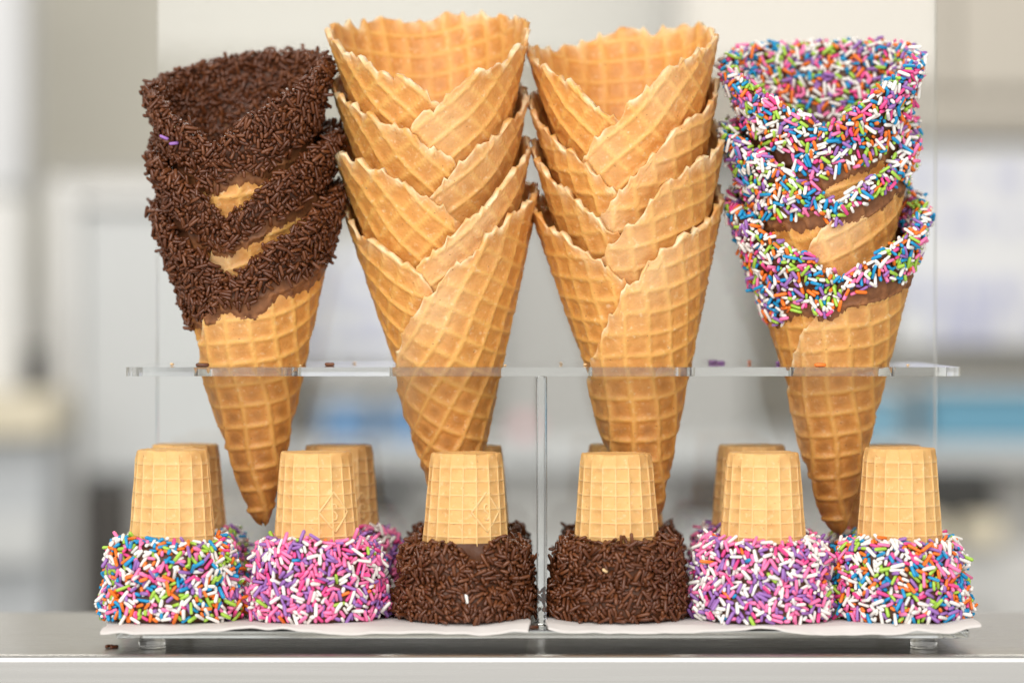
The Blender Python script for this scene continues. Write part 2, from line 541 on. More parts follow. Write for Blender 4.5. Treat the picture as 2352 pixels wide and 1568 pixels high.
bg('back_counter', 'blurred grey worktop running along the room behind the stand', 'worktop', [
    ('worktop', 650, 1020, 2800, 1075, 2.0, 0.55, M_GREY), ('base_cabinet', 660, 1077, 2790, 2300, 2.03, 0.5, M_MIDGREY),
    ('cupboard_door', 700, 1260, 1180, 2280, 2.01, 0.018, M_GREY), ('cupboard_door', 1200, 1260, 1690, 2280, 2.01, 0.018, M_GREY),
    ('cupboard_door', 1710, 1260, 2240, 2280, 2.01, 0.018, M_WHITE), ('cupboard_door', 2262, 1260, 2760, 2280, 2.01, 0.018, M_WHITE)])
for nm, x0, y0, x1, y1, m, lb in (
        ('storage_tub', 735, 905, 850, 1000, M_BLUE, 'blurred blue tub on the back worktop seen left of the first plain cone stack'),
        ('storage_tub', 880, 905, 1010, 1000, M_BLUE, 'blurred wider blue tub on the back worktop behind the first plain cone stack'),
        ('storage_tub', 2130, 880, 2480, 960, M_TEAL, 'blurred long teal blue tub right of the clear stand'),
        ('storage_tub', 1880, 890, 2080, 960, M_TEAL, 'blurred teal blue tub seen through the stand behind the rainbow cone')):
    bg(nm, lb, 'tub', [('body', x0, y0 + 14, x1, 1019 if y1 == 1000 else y1 + 58, 2.02, 0.14, m), ('lid', x0 - 6, y0, x1 + 6, y0 + 13, 2.012, 0.156, M_WHITE)])
bg('hand_mixer', 'blurred black kitchen appliance with cream jars right of the rainbow cake cones', 'appliance', [
    ('housing', 2112, 1080, 2290, 1225, 1.80, 0.1, M_BLACK), ('jar', 2110, 1190, 2180, 1255, 1.76, 0.036, M_CREAM), ('jar', 2215, 1190, 2310, 1255, 1.76, 0.036, M_CREAM),
    ('stand', 2120, 1256, 2320, 1400, 1.80, 0.12, M_WHITE)])
bg('dark_appliance', 'blurred small black appliance seen between pink and chocolate cake cones', 'appliance', [
    ('housing', 835, 1078, 935, 1195, 1.9, 0.09, M_BLACK), ('foot', 845, 1197, 925, 1300, 1.9, 0.09, M_MIDGREY)])
bg('dark_canister', 'blurred dark canister seen between chocolate and pink cake cones', 'canister', [
    ('body', 1560, 1090, 1720, 1200, 1.9, 0.09, M_DARK), ('foot', 1575, 1202, 1705, 1300, 1.9, 0.09, M_GREY)])
bg('pink_packet', 'blurred dull pink packet behind the second plain cone stack', 'packet', [
    ('packet', 1180, 960, 1232, 1000, 1.99, 0.008, M_PINK), ('stand', 1186, 1001, 1226, 1019, 1.99, 0.02, M_WHITE)])

# ------------------------------------------------------------------ the clear stand
SX0, SX1 = -0.151, 0.1755
SHELF_T, SHELF_B = 0.1086, 0.1051
YC = 0.045                                     # depth of the four waffle stacks
KC = PX * (CAM_D + YC) / CAM_D
HOLES = [((580 - 1176) * KC, YC), ((1021 - 1176) * KC, YC), ((1469 - 1176) * KC, YC), ((1919 - 1176) * KC, YC)]
HOLE_R = 0.0214
stand = empty('acrylic_cone_stand', (0.012, 0.05, 0.0))
tag(stand, 'clear acrylic cone stand with holed shelf, tall back panel and centre divider', 'cone stand')
SB = Vector((0.012, 0.05, 0.0))

def shelf_mesh():
    bm = bmesh.new()
    def loop(pts):
        vs = [bm.verts.new((x, y, SHELF_B)) for x, y in pts]
        return [bm.edges.new((vs[i], vs[(i + 1) % len(vs)])) for i in range(len(vs))]
    y0, y1, r = 0.0, 0.1065, 0.003
    out = []
    for cx, cy, a0 in ((SX1 - r, y0 + r, -90), (SX1 - r, y1 - .0005, 0), (SX0 + .0005, y1 - .0005, 90), (SX0 + r, y0 + r, 180)):
        rr_ = r if cy < 0.05 else 0.0005
        for k in range(7):
            a = math.radians(a0 + 15 * k); out.append((cx + rr_ * math.cos(a), cy + rr_ * math.sin(a)))
    ed = loop(out)
    for hx, hy in HOLES:
        ed += loop([(hx + HOLE_R * math.cos(2 * math.pi * k / 128), hy + HOLE_R * math.sin(2 * math.pi * k / 128)) for k in range(128)])
    bmesh.ops.triangle_fill(bm, use_beauty=True, edges=ed)
    g = bmesh.ops.extrude_face_region(bm, geom=list(bm.faces))
    for v in g['geom']:
        if isinstance(v, bmesh.types.BMVert): v.co.z = SHELF_T
    for v in bm.verts: v.co -= SB
    o = bm_obj('shelf', bm, M_ACR, stand, bevel=0.0008, smooth_on=True)
    o.data.set_sharp_from_angle(angle=math.radians(35))
    cut_edges(o, 2)
shelf_mesh()

def stand_box(name, x0, x1, y0, y1, z0, z1, bevel=0.0006):
    bm = box_bm(x0, x1, y0, y1, z0, z1)
    for v in bm.verts: v.co -= SB
    o = bm_obj(name, bm, M_ACR, stand, bevel=bevel)
    cut_edges(o, {'base_plate': 2, 'back_panel': 1, 'divider': 0}[name])
    return o
BASE_B, BASE_T = 0.0045, 0.0080
stand_box('base_plate', -0.1525, 0.1760, -0.0165, 0.1065, BASE_B, BASE_T)
pl = P(360, 800, 0.108).x; pr = P(2150, 800, 0.108).x
stand_box('back_panel', pl, pr, 0.1070, 0.1100, BASE_B, 0.300)
stand_box('divider', 0.0117 - 0.0020, 0.0117 + 0.0020, 0.0015, 0.1065, BASE_T + 0.0001, SHELF_B - 0.0001)
for fx in (P(349, 1480, -0.008).x, P(2122, 1480, -0.008).x):
    for fy in (-0.0075, 0.097):
        bm = bmesh.new()
        bmesh.ops.create_cone(bm, cap_ends=True, segments=40, radius1=0.0053, radius2=0.0050, depth=0.0044)
        for v in bm.verts: v.co += Vector((fx, fy, 0.00225)) - SB
        o = bm_obj('foot', bm, M_ACR, stand, bevel=0.0003, smooth_on=True); o.data.set_sharp_from_angle(angle=math.radians(35))

# ------------------------------------------------------------------ paper napkins on the base
M_PAPER = plain('paper_napkin', (0.68, 0.64, 0.615, 1), 0.85, spec=0.1, bump=0.0003, nscale=260)
def napkin(x0, x1, label, seed, lift_l, lift_r):
    nx, ny = 120, 40
    xs = np.linspace(x0, x1, nx); ys = np.concatenate([np.linspace(-0.0202, -0.0150, 12, endpoint=False), np.linspace(-0.0150, 0.103, ny - 12)])
    X, Y = np.meshgrid(xs, ys, indexing='ij')
    edge = smooth(0.010, 0.0, Y + 0.0205)
    z = BASE_T + 0.0005 + 0.0003 * (noise2(X * 60, Y * 60, seed) + 1)
    Yw = Y + edge * 0.0016 * noise1(X * 55, seed + 1) + edge * 0.0005 * noise1(X * 240, seed + 2)
    z = z + edge * (0.0007 * noise1(X * 38, seed + 3) + 0.0003 * noise1(X * 130, seed + 4) - 0.0004)
    hang = np.clip((-0.0158 - Y) / 0.0044, 0, 1)
    z = z - hang ** 1.4 * (0.0011 + 0.0009 * noise1(X * 42, seed + 7) + 0.0005 * noise1(X * 160, seed + 8))
    z = z + lift_l * smooth(0.012, 0.0, X - x0) * smooth(0.03, -0.02, Y) + lift_r * smooth(0.016, 0.0, x1 - X) * smooth(0.03, -0.02, Y)
    Xw = X + 0.001 * noise1(Y * 90, seed + 5) * (smooth(0.01, 0, X - x0) + smooth(0.01, 0, x1 - X))
    top = np.stack([Xw, Yw, z + 0.0010], -1).reshape(-1, 3); bot = np.stack([Xw, Yw, z], -1).reshape(-1, 3)
    c = np.array(((x0 + x1) / 2, 0.04, BASE_T))
    V = np.concatenate([top, bot]) - c
    idx = np.arange(nx * ny).reshape(nx, ny)
    q = np.stack([idx[:-1, :-1], idx[1:, :-1], idx[1:, 1:], idx[:-1, 1:]], -1).reshape(-1, 4)
    n = nx * ny
    F = [q, q[:, ::-1] + n]
    bd = np.concatenate([idx[:, 0], idx[-1, 1:], idx[-2::-1, -1], idx[0, -2:0:-1]])
    nb = np.roll(bd, -1)
    F.append(np.stack([bd, bd + n, nb + n, nb], -1))
    o = link('paper_napkin', mesh_np('paper_napkin', V, np.concatenate(F), [M_PAPER]))
    o.location = c
    o.data.set_sharp_from_angle(angle=math.radians(50))
    tag(o, label, 'napkin', 'napkins under the cake cones')
napkin(P(234, 1450, -.0165).x, P(1214, 1450, -.0165).x, 'white paper napkin under the cake cones below the chocolate coated waffle stack', 21, -0.0008, 0.0012)
napkin(P(1256, 1450, -.0165).x, P(2246, 1450, -.0165).x, 'white paper napkin with lifted corner under the cake cones below the rainbow waffle stack', 35, 0.0010, 0.0018)

# ------------------------------------------------------------------ waffle cones
PITCH = 0.0089
T0, T1 = 0.00050, 0.00092
SPIRAL = 0.0031

class Cone:
    def __init__(s, L, alpha, e, rot, seed, toast=0.0, rag=1.0):
        s.L, s.a, s.e, s.rot, s.seed, s.toast, s.rag = L, alpha, e, rot, seed, toast, rag
        rg = np.random.default_rng(seed); s.u0, s.v0 = rg.uniform(0, PITCH, 2)
        s.ph = rg.uniform(0, 6.28, 4)
        s.phi1 = math.radians(77); s.rmin = 0.0055
    def grid_uv(s, phi, r):
        u = r * np.sin(phi + s.rot) + s.u0; v = r * np.cos(phi + s.rot) + s.v0
        u = u + 0.0006 * np.sin(v * 160 + s.ph[0]); v = v + 0.0006 * np.sin(u * 150 + s.ph[1])
        return u, v
    def rib(s, phi, r):
        u, v = s.grid_uv(phi, r)
        du = np.abs(u / PITCH - np.round(u / PITCH)) * PITCH
        dv = np.abs(v / PITCH - np.round(v / PITCH)) * PITCH
        w = 0.00048 + 0.00022 * noise2(u * 70, v * 70, s.seed + 3)
        hu = smooth(w + 0.0010, w - 0.00035, du); hv = smooth(w + 0.0010, w - 0.00035, dv)
        return np.maximum(hu, hv), np.minimum(1, np.hypot(PITCH / 2 - du, PITCH / 2 - dv) / (PITCH * 0.48))
    def rbase(s, phi):
        return np.maximum(s.L * np.cos(np.clip(phi, -1.5, 1.5)) ** s.e, s.rmin + 0.003)
    def rmax(s, phi):
        base = s.L * np.cos(np.clip(phi, -1.5, 1.5)) ** s.e
        h, _ = s.rib(phi, base)
        arc = phi * s.L * 0.75
        tooth = 0.0017 * (h - 0.5) + 0.0010 * noise1(arc / 0.0040 + 100, s.seed + 11) + 0.0004 * noise1(arc / 0.0019 + 100, s.seed + 12)
        tooth = tooth - 0.0028 * smooth(0.5, 0.9, noise1(arc / 0.0075 + 300, s.seed + 14)) + 0.0026 * noise1(arc / 0.024 + 100, s.seed + 13)
        return np.maximum(base + tooth * s.rag, s.rmin + 0.003)
    def pt(s, phi, r, side, extra=0.0, flat=1.0):
        sa, ca = math.sin(s.a), math.cos(s.a)
        th = phi / sa
        h, cellc = s.rib(phi, r)
        u, v = s.grid_uv(phi, r)
        lump = 0.00020 * noise2(u * 420, v * 420, s.seed + 5)
        off = SPIRAL * th / (2 * math.pi) + 0.0009 * np.sin(2 * th * 0.5 + s.ph[2]) * (r / s.L) + 0.0011 * np.sin(1.5 * th + s.ph[3]) * (r / s.L) ** 2
        off = off + side * (T0 + T1 * h * flat * (1 - 0.18 * smooth(0.45, 0.8, phi) * smooth(0.30, 0.55, r / s.L)) + extra + lump)
        x = r * sa * np.sin(th) + off * ca * np.sin(th)
        y = r * sa * np.cos(th) + off * ca * np.cos(th)
        z = r * ca - off * sa
        return np.stack([x, y, z], -1), h, cellc

def two_sided(PO, PI):
    nr, nc = PO.shape[:2]
    V = np.concatenate([PO.reshape(-1, 3), PI.reshape(-1, 3)])
    idx = np.arange(nr * nc).reshape(nr, nc); n = nr * nc
    q = np.stack([idx[:-1, :-1], idx[1:, :-1], idx[1:, 1:], idx[:-1, 1:]], -1).reshape(-1, 4)
    bd = np.concatenate([idx[0, :], idx[1:, -1], idx[-1, -2::-1], idx[-2:0:-1, 0]])
    nb = np.roll(bd, -1)
    rim = np.stack([bd, nb, nb + n, bd + n], -1)
    return V, q, q[:, ::-1] + n, rim

def cone_matrix(apex, lean, spin, leany=0.0):
    return Matrix.Translation(apex) @ Matrix.Rotation(lean, 4, 'Y') @ Matrix.Rotation(leany, 4, 'X') @ Matrix.Rotation(spin, 4, 'Z')

def xf(M, V):
    A = np.array(M); return V @ A[:3, :3].T + A[:3, 3]

def rows_for(lo, hi_n, lo_n):
    return np.concatenate([np.linspace(0, lo, lo_n, endpoint=False), np.linspace(lo, 1, hi_n)])

def waffle_mesh(c, M, base, lo, fine_rows, cols, mat, edge_k=1.0):
    phi = np.linspace(-c.phi1, c.phi1, cols)
    srow = rows_for(lo, fine_rows, 8 if lo > 0.05 else 2)
    RM = c.rmax(phi)
    ph, sr = np.meshgrid(phi, srow)
    RB = c.rbase(phi)
    r = c.rmin + sr * (RB[None, :] - c.rmin) + (RM - RB)[None, :] * smooth(0.90, 1.0, sr)
    PO, h, cc = c.pt(ph, r, 1.0); PI, _, _ = c.pt(ph, r, -1.0)
    if lo < 0.1:                      # the rolled tip closes in a blunt nose
        tt = np.clip((r - c.rmin) / 0.0065, 0, 1)
        kx = 0.18 + 0.82 * np.sqrt(1 - (1 - tt) ** 2)
        for PP in (PO, PI):
            PP[..., 0] *= kx; PP[..., 1] *= kx
            PP[..., 2] += 0.0012 * (1 - tt) * noise1(ph * 6 + 20, c.seed + 50)
    V, q1, q2, rim = two_sided(PO, PI)
    W = xf(M, V) - np.array(base)
    d = (RM[None, :] - r)
    edge = np.clip(np.exp(-d / 0.0017) * (0.50 + 1.0 * noise2(ph * 60, r * 260, c.seed + 8)), 0, 1) * edge_k
    bigpale = smooth(0.1, 0.9, noise2(ph * 22, r * 110, c.seed + 9)) * np.exp(-d / 0.004) * 0.6
    edge = np.clip(np.maximum(edge, bigpale), 0, 1)
    flap = smooth(0.45, 0.8, ph) * np.exp(-(d / 0.022) ** 2) * (0.26 + 0.22 * noise2(ph * 9, r * 60, c.seed + 15))
    edge = np.clip(np.maximum(edge, flap), 0, 1)
    # baked-in browning: cell floors and, on some cones, the rolled tip
    toast = smooth(0.8, 0.05, cc) * (0.22 + 0.16 * noise2(ph * 7, r * 45, c.seed + 10))
    tip = smooth(0.62, 0.10, r / c.L) * c.toast
    patch = 0.22 * smooth(0.0, 0.9, noise2(ph * 3.1, r * 22, c.seed + 16)) + 0.15 * smooth(0.2, 0.9, noise2(ph * 8, r * 60, c.seed + 17))
    toast = np.clip(toast + patch + tip * (0.5 + 0.6 * smooth(0.95, 0.1, cc)), 0, 0.9)
    A = lambda x: np.concatenate([x.ravel(), x.ravel()])
    me = mesh_np('waffle', W, np.concatenate([q1, q2, rim]), [mat], attrs={'rib': A(h), 'edge': A(edge), 'toast': A(toast)})
    return me

STACKS = [
    # apex px, lean, list of (rise px, L px, e, spin, rot deg, toast, dip height / L)
    dict(kind='choc', apex=(607, 1228), lean=-0.063, cones=[(0, 850, .84, -.16, 38, 0.75, .632), (134, 850, .90, -.12, 30, .3, .655), (318, 828, .94, -.26, 44, .2, .61)]),
    dict(kind=None, apex=(1056, 1262), lean=-0.060, cones=[(0, 905, .90, -.16, -16, .40, 0), (126, 900, .80, .36, 0, .1, 0), (244, 905, .83, .28, 4, .1, 0), (374, 917, .80, .12, 2, .1, 0)]),
    dict(kind=None, apex=(1494, 1254), lean=-0.071, cones=[(0, 895, .86, -.02, 40, .5, 0), (124, 890, .90, -.16, 38, .2, 0), (240, 890, .98, -.16, 42, .15, 0), (356, 880, .76, -.15, 2, .05, 0)]),
    dict(kind='rainbow', apex=(1927, 1252), lean=-0.034, cones=[(0, 868, .86, .0, 36, .75, .65), (158, 880, .86, .10, 20, .3, .685), (326, 872, .86, -.10, 30, .2, .60)]),
]
PLAIN_LABELS = {
    1: ['plain waffle cone in the shelf hole, bottom of the stack left of the divider',
        'plain waffle cone second from the bottom of the stack left of the divider',
        'plain waffle cone second from the top of the stack left of the divider',
        'plain open waffle cone with deep cells on top of the stack left of divider'],
    2: ['plain waffle cone in the shelf hole, bottom of the stack right of the divider',
        'plain waffle cone second from the bottom of the stack right of the divider',
        'plain waffle cone second from the top of the stack right of the divider',
        'pale plain waffle cone with crumbly rim on top of the stack right of divider'],
}
DIP_LABELS = {
    'choc': ['chocolate sprinkle coated waffle cone at the bottom of its stack, in the shelf hole',
             'waffle cone coated in chocolate sprinkles in the middle of its stack',
             'chocolate sprinkle coated waffle cone topmost of its stack, with two purple sprinkles'],
    'rainbow': ['rainbow sprinkle coated waffle cone at the bottom of its stack, in the shelf hole',
                'waffle cone coated in rainbow sprinkles in the middle of its stack',
                'rainbow sprinkle coated waffle cone topmost of its stack'],
}
ALPHA = math.radians(15.4)
for si, st in enumerate(STACKS):
    ap = P(st['apex'][0], st['apex'][1], YC)
    axis = Vector((math.sin(st['lean']), 0, math.cos(st['lean'])))
    built = []
    for ki, (rise, Lp, e, spin, rot, toast, dipk) in enumerate(st['cones']):
        c = Cone(Lp * KC, ALPHA + (0.004 if ki == 0 else 0) , e, math.radians(rot), 100 * si + 17 * ki + 5, toast, 1.2 if not st['kind'] else 0.7)
        apex = ap + axis * (rise * KC)
        M = cone_matrix(apex, st['lean'] + random.uniform(-.014, .014) * (ki > 0), spin, random.uniform(-.012, .012) * (ki > 0))
        built.append((c, M))
        top = ki == len(st['cones']) - 1
        base = tuple(apex + axis * 0.006)
        mat = M_WAF[2] if (si == 2 and top) else M_WAF[0 if si == 1 and ki in (0, 3) else (si + ki) % 2]
        lo = 0.02 if ki == 0 else 0.45
        me = waffle_mesh(c, M, base, lo, 132 if ki == 0 else 82, 250, mat)
        if st['kind'] is None:
            o = link('waffle_cone', me); o.location = base
            tag(o, PLAIN_LABELS[si][ki], 'waffle cone', 'plain waffle cones stacked in the shelf')
            continue
        t = empty('waffle_cone', base)
        tag(t, DIP_LABELS[st['kind']][ki], 'waffle cone', 'waffle cones dipped in %s sprinkles' % ('chocolate' if st['kind'] == 'choc' else 'rainbow'))
        link('waffle_shell', me, t)
        # chocolate coat: everything of the sheet above a slanted, wavy dip line
        sa, ca = math.sin(c.a), math.cos(c.a)
        z0 = dipk * c.L
        def rlow(phi):
            th = phi / sa
            gx = np.sin(th) * math.cos(spin) - np.cos(th) * math.sin(spin)
            gy = np.sin(th) * math.sin(spin) + np.cos(th) * math.cos(spin)
            return z0 / (ca - 0.29 * sa * gx - 0.22 * sa * gy) + 0.0026 * noise1(th * 4 + 50, c.seed + 21) + 0.0008 * noise1(th * 17 + 50, c.seed + 22) + 0.0005 * noise1(th * 48 + 50, c.seed + 23)
        phi = np.linspace(-c.phi1, c.phi1, 400)
        okc = c.rmax(phi) - rlow(phi) > 0.003
        mid = 200; a0 = mid
        while a0 > 0 and okc[a0 - 1]: a0 -= 1
        a1 = mid
        while a1 < 399 and okc[a1 + 1]: a1 += 1
        phi = np.linspace(phi[a0], phi[a1], 230)
        RM = c.rmax(phi) + 0.0007; RL = rlow(phi)
        sr = np.linspace(0, 1, 56)
        ph, s2 = np.meshgrid(phi, sr)
        r = RL[None] + s2 * (RM - RL)[None]
        ex = 0.00036 + 0.00016 * noise2(ph * 40, r * 260, c.seed + 30) - 0.00042 * smooth(0.0025, 0, r - RL[None])
        PO, h, _ = c.pt(ph, r, 1.0, ex, 1.0); PI, _, _ = c.pt(ph, r, -1.0, ex, 1.0)
        V, q1, q2, rim = two_sided(PO, PI)
        W = xf(M, V)
        thin = smooth(0.012, 0.001, r - RL[None]) * (0.75 + 0.35 * h)
        dip = link('chocolate_dip', mesh_np('chocolate_dip', W - np.array(base), np.concatenate([q1, q2, rim]), [M_DIP],
                   attrs={'thin': np.concatenate([thin.ravel(), thin.ravel()])}), t)
        # sprinkles
        rv = np.concatenate([r.ravel(), r.ravel()]); pv = np.concatenate([ph.ravel(), ph.ravel()])
        rl = rlow(pv); rm = c.rmax(pv)
        Q = np.concatenate([q1, q2, rim]); TR = np.concatenate([Q[:, [0, 1, 2]], Q[:, [0, 2, 3]]])
        ctr = TR[:, 0]
        nq1, nq2, nr_ = len(q1), len(q2), len(rim)
        part = np.tile(np.concatenate([np.zeros(nq1), np.ones(nq2), np.full(nr_, 2)]), 2)
        th = pv / sa
        gxv = np.sin(th) * math.cos(spin) - np.cos(th) * math.sin(spin)
        border = 0.0046 + 0.0028 * noise1(th * 4 + 70, c.seed + 40) + 0.0026 * gxv
        w = smooth(0.0, 0.002, rv - rl - border)[ctr]
        w[part == 1] *= ((0.22 + 0.78 * smooth(0.040, 0.020, rm - rv))[ctr][part == 1] if top else (rv > rm - 0.013)[ctr][part == 1])
        w[part == 2] *= 1.3
        # the outside of the sheet that another layer of the same roll covers
        covered = (th < -math.pi * 1.0) & (np.abs(th) > math.pi)
        w[(part == 0) & covered[ctr]] *= 0.0
        w[(part == 1) & (th > math.pi)[ctr]] *= 0.0
        if ki > 0:
            cb, Mb = built[ki - 1]; Mi = np.array(Mb.inverted()); sab = math.sin(cb.a)
            L3 = W @ Mi[:3, :3].T + Mi[:3, 3]
            thb = np.arctan2(L3[:, 0], L3[:, 1]); rb = np.linalg.norm(L3, axis=1)
            hid = rb < cb.rbase(thb * sab) + 0.0035 * (1 + 0.6 * np.sin(thb * 5 + ki))
            w[(part == 0) & hid[ctr]] *= 0.0
        w = np.maximum(w, 0)
        n_try = (16000 if top else 10500) if st['kind'] == 'choc' else (14000 if top else 9000)
        items = scatter(W, TR, w, st['kind'], n_try, n_try // 2, c.seed + 60, 0.25 if st['kind'] == 'choc' else 0.18, rim_w=np.exp(-((rm - rv) / 0.007) ** 2)[ctr] + 1e-6)
        if st['kind'] == 'choc' and top:      # two purple strays stuck on the outside
            for (qx, qy, rot_) in ((382, 333, .4), (398, 339, -.12)):
                near = min(range(len(items)), key=lambda i: np.linalg.norm(items[i][0] - np.array(P(qx, qy, YC - 0.022))) - 0.01 * (items[i][2][1] < -0.2))
                p_, ax_, n_, f_, s_, c_ = items[near]
                items[near] = (p_ + n_ * 0.0012, np.array((math.cos(rot_), 0, -math.sin(rot_))), n_, 'candy', 5, 'purple')
        axw = np.array(axis)
        def sc(p, n, M=M, top=top):
            inner = (n[0] * (p[0] - M.translation.x) + n[1] * (p[1] - M.translation.y)) < 0
            return -0.5 if (inner and not top) else 0.0
        place_sprinkles(items, dip, base, 300, sc)

# ------------------------------------------------------------------ cake cones, upside down on the napkins
def cake_stem(rt, rb, z0, z1, seed, twist, fac=18):
    """lathe with moulded ribs: columns and rows lie on the rib edges"""
    rg = np.random.default_rng(seed)
    fr = np.array([0, .04, .085, .5, .915, .96]); hh = np.array([1, .85, 0, 0, 0, .85]); ch = np.array([0, 0, .25, 1, .25, 0])
    ang = np.concatenate([(k + fr) for k in range(fac)]) * 2 * math.pi / fac + twist
    vh = np.tile(hh, fac); chd = np.tile(ch, fac)
    H = z1 - z0; collar = 0.0052; nrow = 6; pitch = (H - collar) / (nrow - 0.1)
    zz, hz = [], []
    for k in range(nrow):
        for f, h_ in zip((0, .05, .095, .5, .905, .95), hh):
            z = z1 - collar - (k + f) * pitch
            if z > z0: zz.append(z); hz.append(h_ if k < nrow else 0)
    zz = [z1, z1 - 0.0004, z1 - 0.0012, z1 - collar + 0.0012] + zz + [z0]
    hz = [0, 0, 0, 0] + hz + [0]
    inset = [0.0007, 0.0002, 0, 0] + [0] * (len(zz) - 4)
    n = len(ang); V, A = [], []
    # top disc with a shallow pressed ring
    for rr_, dz in ((0.0, -0.0007), (0.35, -0.0007), (0.72, -0.0007), (0.80, -0.0001), (0.90, 0.0)):
        for a in ang:
            V.append((rt * rr_ * math.sin(a), rt * rr_ * math.cos(a), z1 + dz)); A.append(0)
    nskip = 5
    for iz, z in enumerate(zz):
        t = (z1 - z) / H; r = rt + (rb - rt) * t ** 1.05
        below = z < z1 - collar + 0.0006
        for k, a in enumerate(ang):
            v_ = vh[k] if z < z1 - collar + 0.0013 + 0.0008 * math.sin(k * 1.7) else 0
            h_ = max(v_, hz[iz] * (0.8 + 0.2 * math.sin(k * .31 + iz)))
            rr_ = r - inset[iz] + (0.00044 * h_ if below or v_ else 0) - (0.00020 * chd[k] if below else 0)
            rr_ += 0.00022 * math.sin(a * 2 + seed * 2.1 + t * 1.5) + 0.00012 * math.sin(a * 3 + seed) + 0.00008 * math.sin(a * 7 + z * 400 + seed)
            zz_ = z
            if iz < 3:
                chip = float(noise1(np.array([k * 0.33 + seed * 7]), seed + 70)[0])
                rr_ += 0.00018 * chip; zz_ += 0.00022 * chip - 0.0007 * max(0, -chip - 0.55)
            V.append((rr_ * math.sin(a), rr_ * math.cos(a), zz_)); A.append(h_ if below else 0)
    idx = np.arange(len(V)).reshape(-1, n); nx = np.roll(idx, -1, 1)
    F = np.stack([idx[:-1], nx[:-1], nx[1:], idx[1:]], -1).reshape(-1, 4)
    return np.array(V), F, np.array(A)

def cake_ring(rs, z_sh, z_b, k=1.0, seed=0, notch=False):
    """coated cup part: shoulder, upper tier, lower tier"""
    H = z_sh - z_b
    prof = [(rs + 0.0004, z_sh + 0.0004), (rs + (0.0012 if notch else 0.003), z_sh - 0.0001), (0.0212 * k, z_sh - 0.0007), (0.0226 * k, z_sh - 0.0024), (0.0236 * k, z_sh - 0.0054), (0.0243 * k, z_b + H * .72),
            (0.0243 * k, z_b + H * .60), (0.0238 * k, z_b + H * .53), (0.0244 * k, z_b + H * .46), (0.0255 * k, z_b + H * .40), (0.0260 * k, z_b + H * .26), (0.0261 * k, z_b + H * .12),
            (0.0256 * k, z_b + 0.0014), (0.0244 * k, z_b + 0.0002), (0.0225 * k, z_b)]
    n = 72; V, rowf = [], []
    for i, (r, z) in enumerate(prof):
        for j in range(n):
            a = 2 * math.pi * j / n
            w = 1 + (0.016 * math.sin(2 * a + seed * 1.7 + i * .35) + 0.018 * math.sin(3 * a + seed + i * .2) + 0.012 * math.sin(7 * a + seed * 2 + i * .7)) * min(1, i / 3)
            dz = 0.0011 * math.sin(2 * a + seed) * (0 < i < 5) + 0.0006 * math.sin(5 * a + seed * 3) * (0 < i < 5)
            if notch and 0 < i < 6:      # the coat starts lower here, bare chocolate on the wall above
                an = math.atan2(math.sin(a), -math.cos(a))
                dz -= (0.0062, 0.0062, 0.0058, 0.0045, 0.002)[i - 1] * math.exp(-((an - 0.20) / 0.34) ** 2)
            V.append((r * w * math.sin(a), r * w * math.cos(a), z + dz)); rowf.append(i)
    idx = np.arange(len(V)).reshape(-1, n); nx = np.roll(idx, -1, 1)
    F = np.stack([idx[:-1], nx[:-1], nx[1:], idx[1:]], -1).reshape(-1, 4)
    return np.array(V), F, np.array(rowf)

def tube_on_stem(paths, rfun, rad):
    """thin raised line: paths are lists of (angle, z) on the stem surface"""
    V, F = [], []
    for path in paths:
        pts = []
        for a, z in path:
            r = rfun(z); pts.append((np.array((r * math.sin(a), r * math.cos(a), z)), np.array((math.sin(a), math.cos(a), 0))))
        o = len(V)
        for i, (p, n) in enumerate(pts):
            q = pts[min(i + 1, len(pts) - 1)][0] - pts[max(i - 1, 0)][0]; q /= np.linalg.norm(q)
            s = np.cross(q, n)
            for k, (a_, b_) in enumerate(((-1, -.6), (-.6, .55), (.6, .55), (1, -.6))):
                V.append(p + s * rad * a_ + n * rad * b_)
        for i in range(len(pts) - 1):
            for k in range(3):
                a = o + i * 4 + k; F.append((a, a + 4, a + 5, a + 1))
    return np.array(V), np.array(F)

S_CURVE = [(.62, .55), (.45, .85), (.1, 1.0), (-.3, .95), (-.55, .65), (-.5, .3), (-.15, .05), (.25, -.1), (.55, -.4), (.5, -.75), (.15, -1), (-.3, -.95), (-.6, -.6)]
FY, BY = 0.0125, 0.0715
CAKES = [
    # stem centre px, stem top px, ring bottom px, depth, mix, label, emblem angle offset or None
    (396, 1028, 1437, FY, 'rainbow', 'front cake cone in rainbow sprinkles below the chocolate coated waffle stack', None),
    (730, 1033, 1437, FY, 'pink', 'front cake cone in pink and purple sprinkles with embossed diamond on its wafer', 0.52),
    (1068, 1035, 1444, FY, 'choc', 'front cake cone in chocolate sprinkles with one white sprinkle and bare chocolate patch', 0.55),
    (1418, 1036, 1446, FY, 'choc', 'front cake cone in chocolate sprinkles with a pale crumb stuck on its side', None),
    (1752, 1034, 1450, FY - 0.002, 'lilac', 'front cake cone in white, purple and pink sprinkles, no mark on its wafer', None),
    (2066, 1024, 1441, FY, 'rainbow', 'front cake cone in rainbow sprinkles beside the lifted napkin corner', None),
    (428, 1016, 0, BY, 'rainbow', 'back row cake cone in rainbow sprinkles below the chocolate coated waffle stack', 0.75),
    (775, 1018, 0, BY, 'pink', 'back row cake cone in pink sprinkles behind the one with a diamond mark', 0.72),
    (1076, 1019, 0, BY, 'choc', 'back row cake cone in chocolate sprinkles behind the one with a white sprinkle', None),
    (1428, 1017, 0, BY, 'choc', 'back row cake cone in chocolate sprinkles behind the one with a pale crumb', None),
    (1730, 1018, 0, BY, 'lilac', 'back row cake cone in pink and purple sprinkles behind the white and purple sprinkled one', None),
    (2036, 1018, 0, BY, 'rainbow', 'back row cake cone in rainbow sprinkles below the rainbow coated waffle stack', None),
]
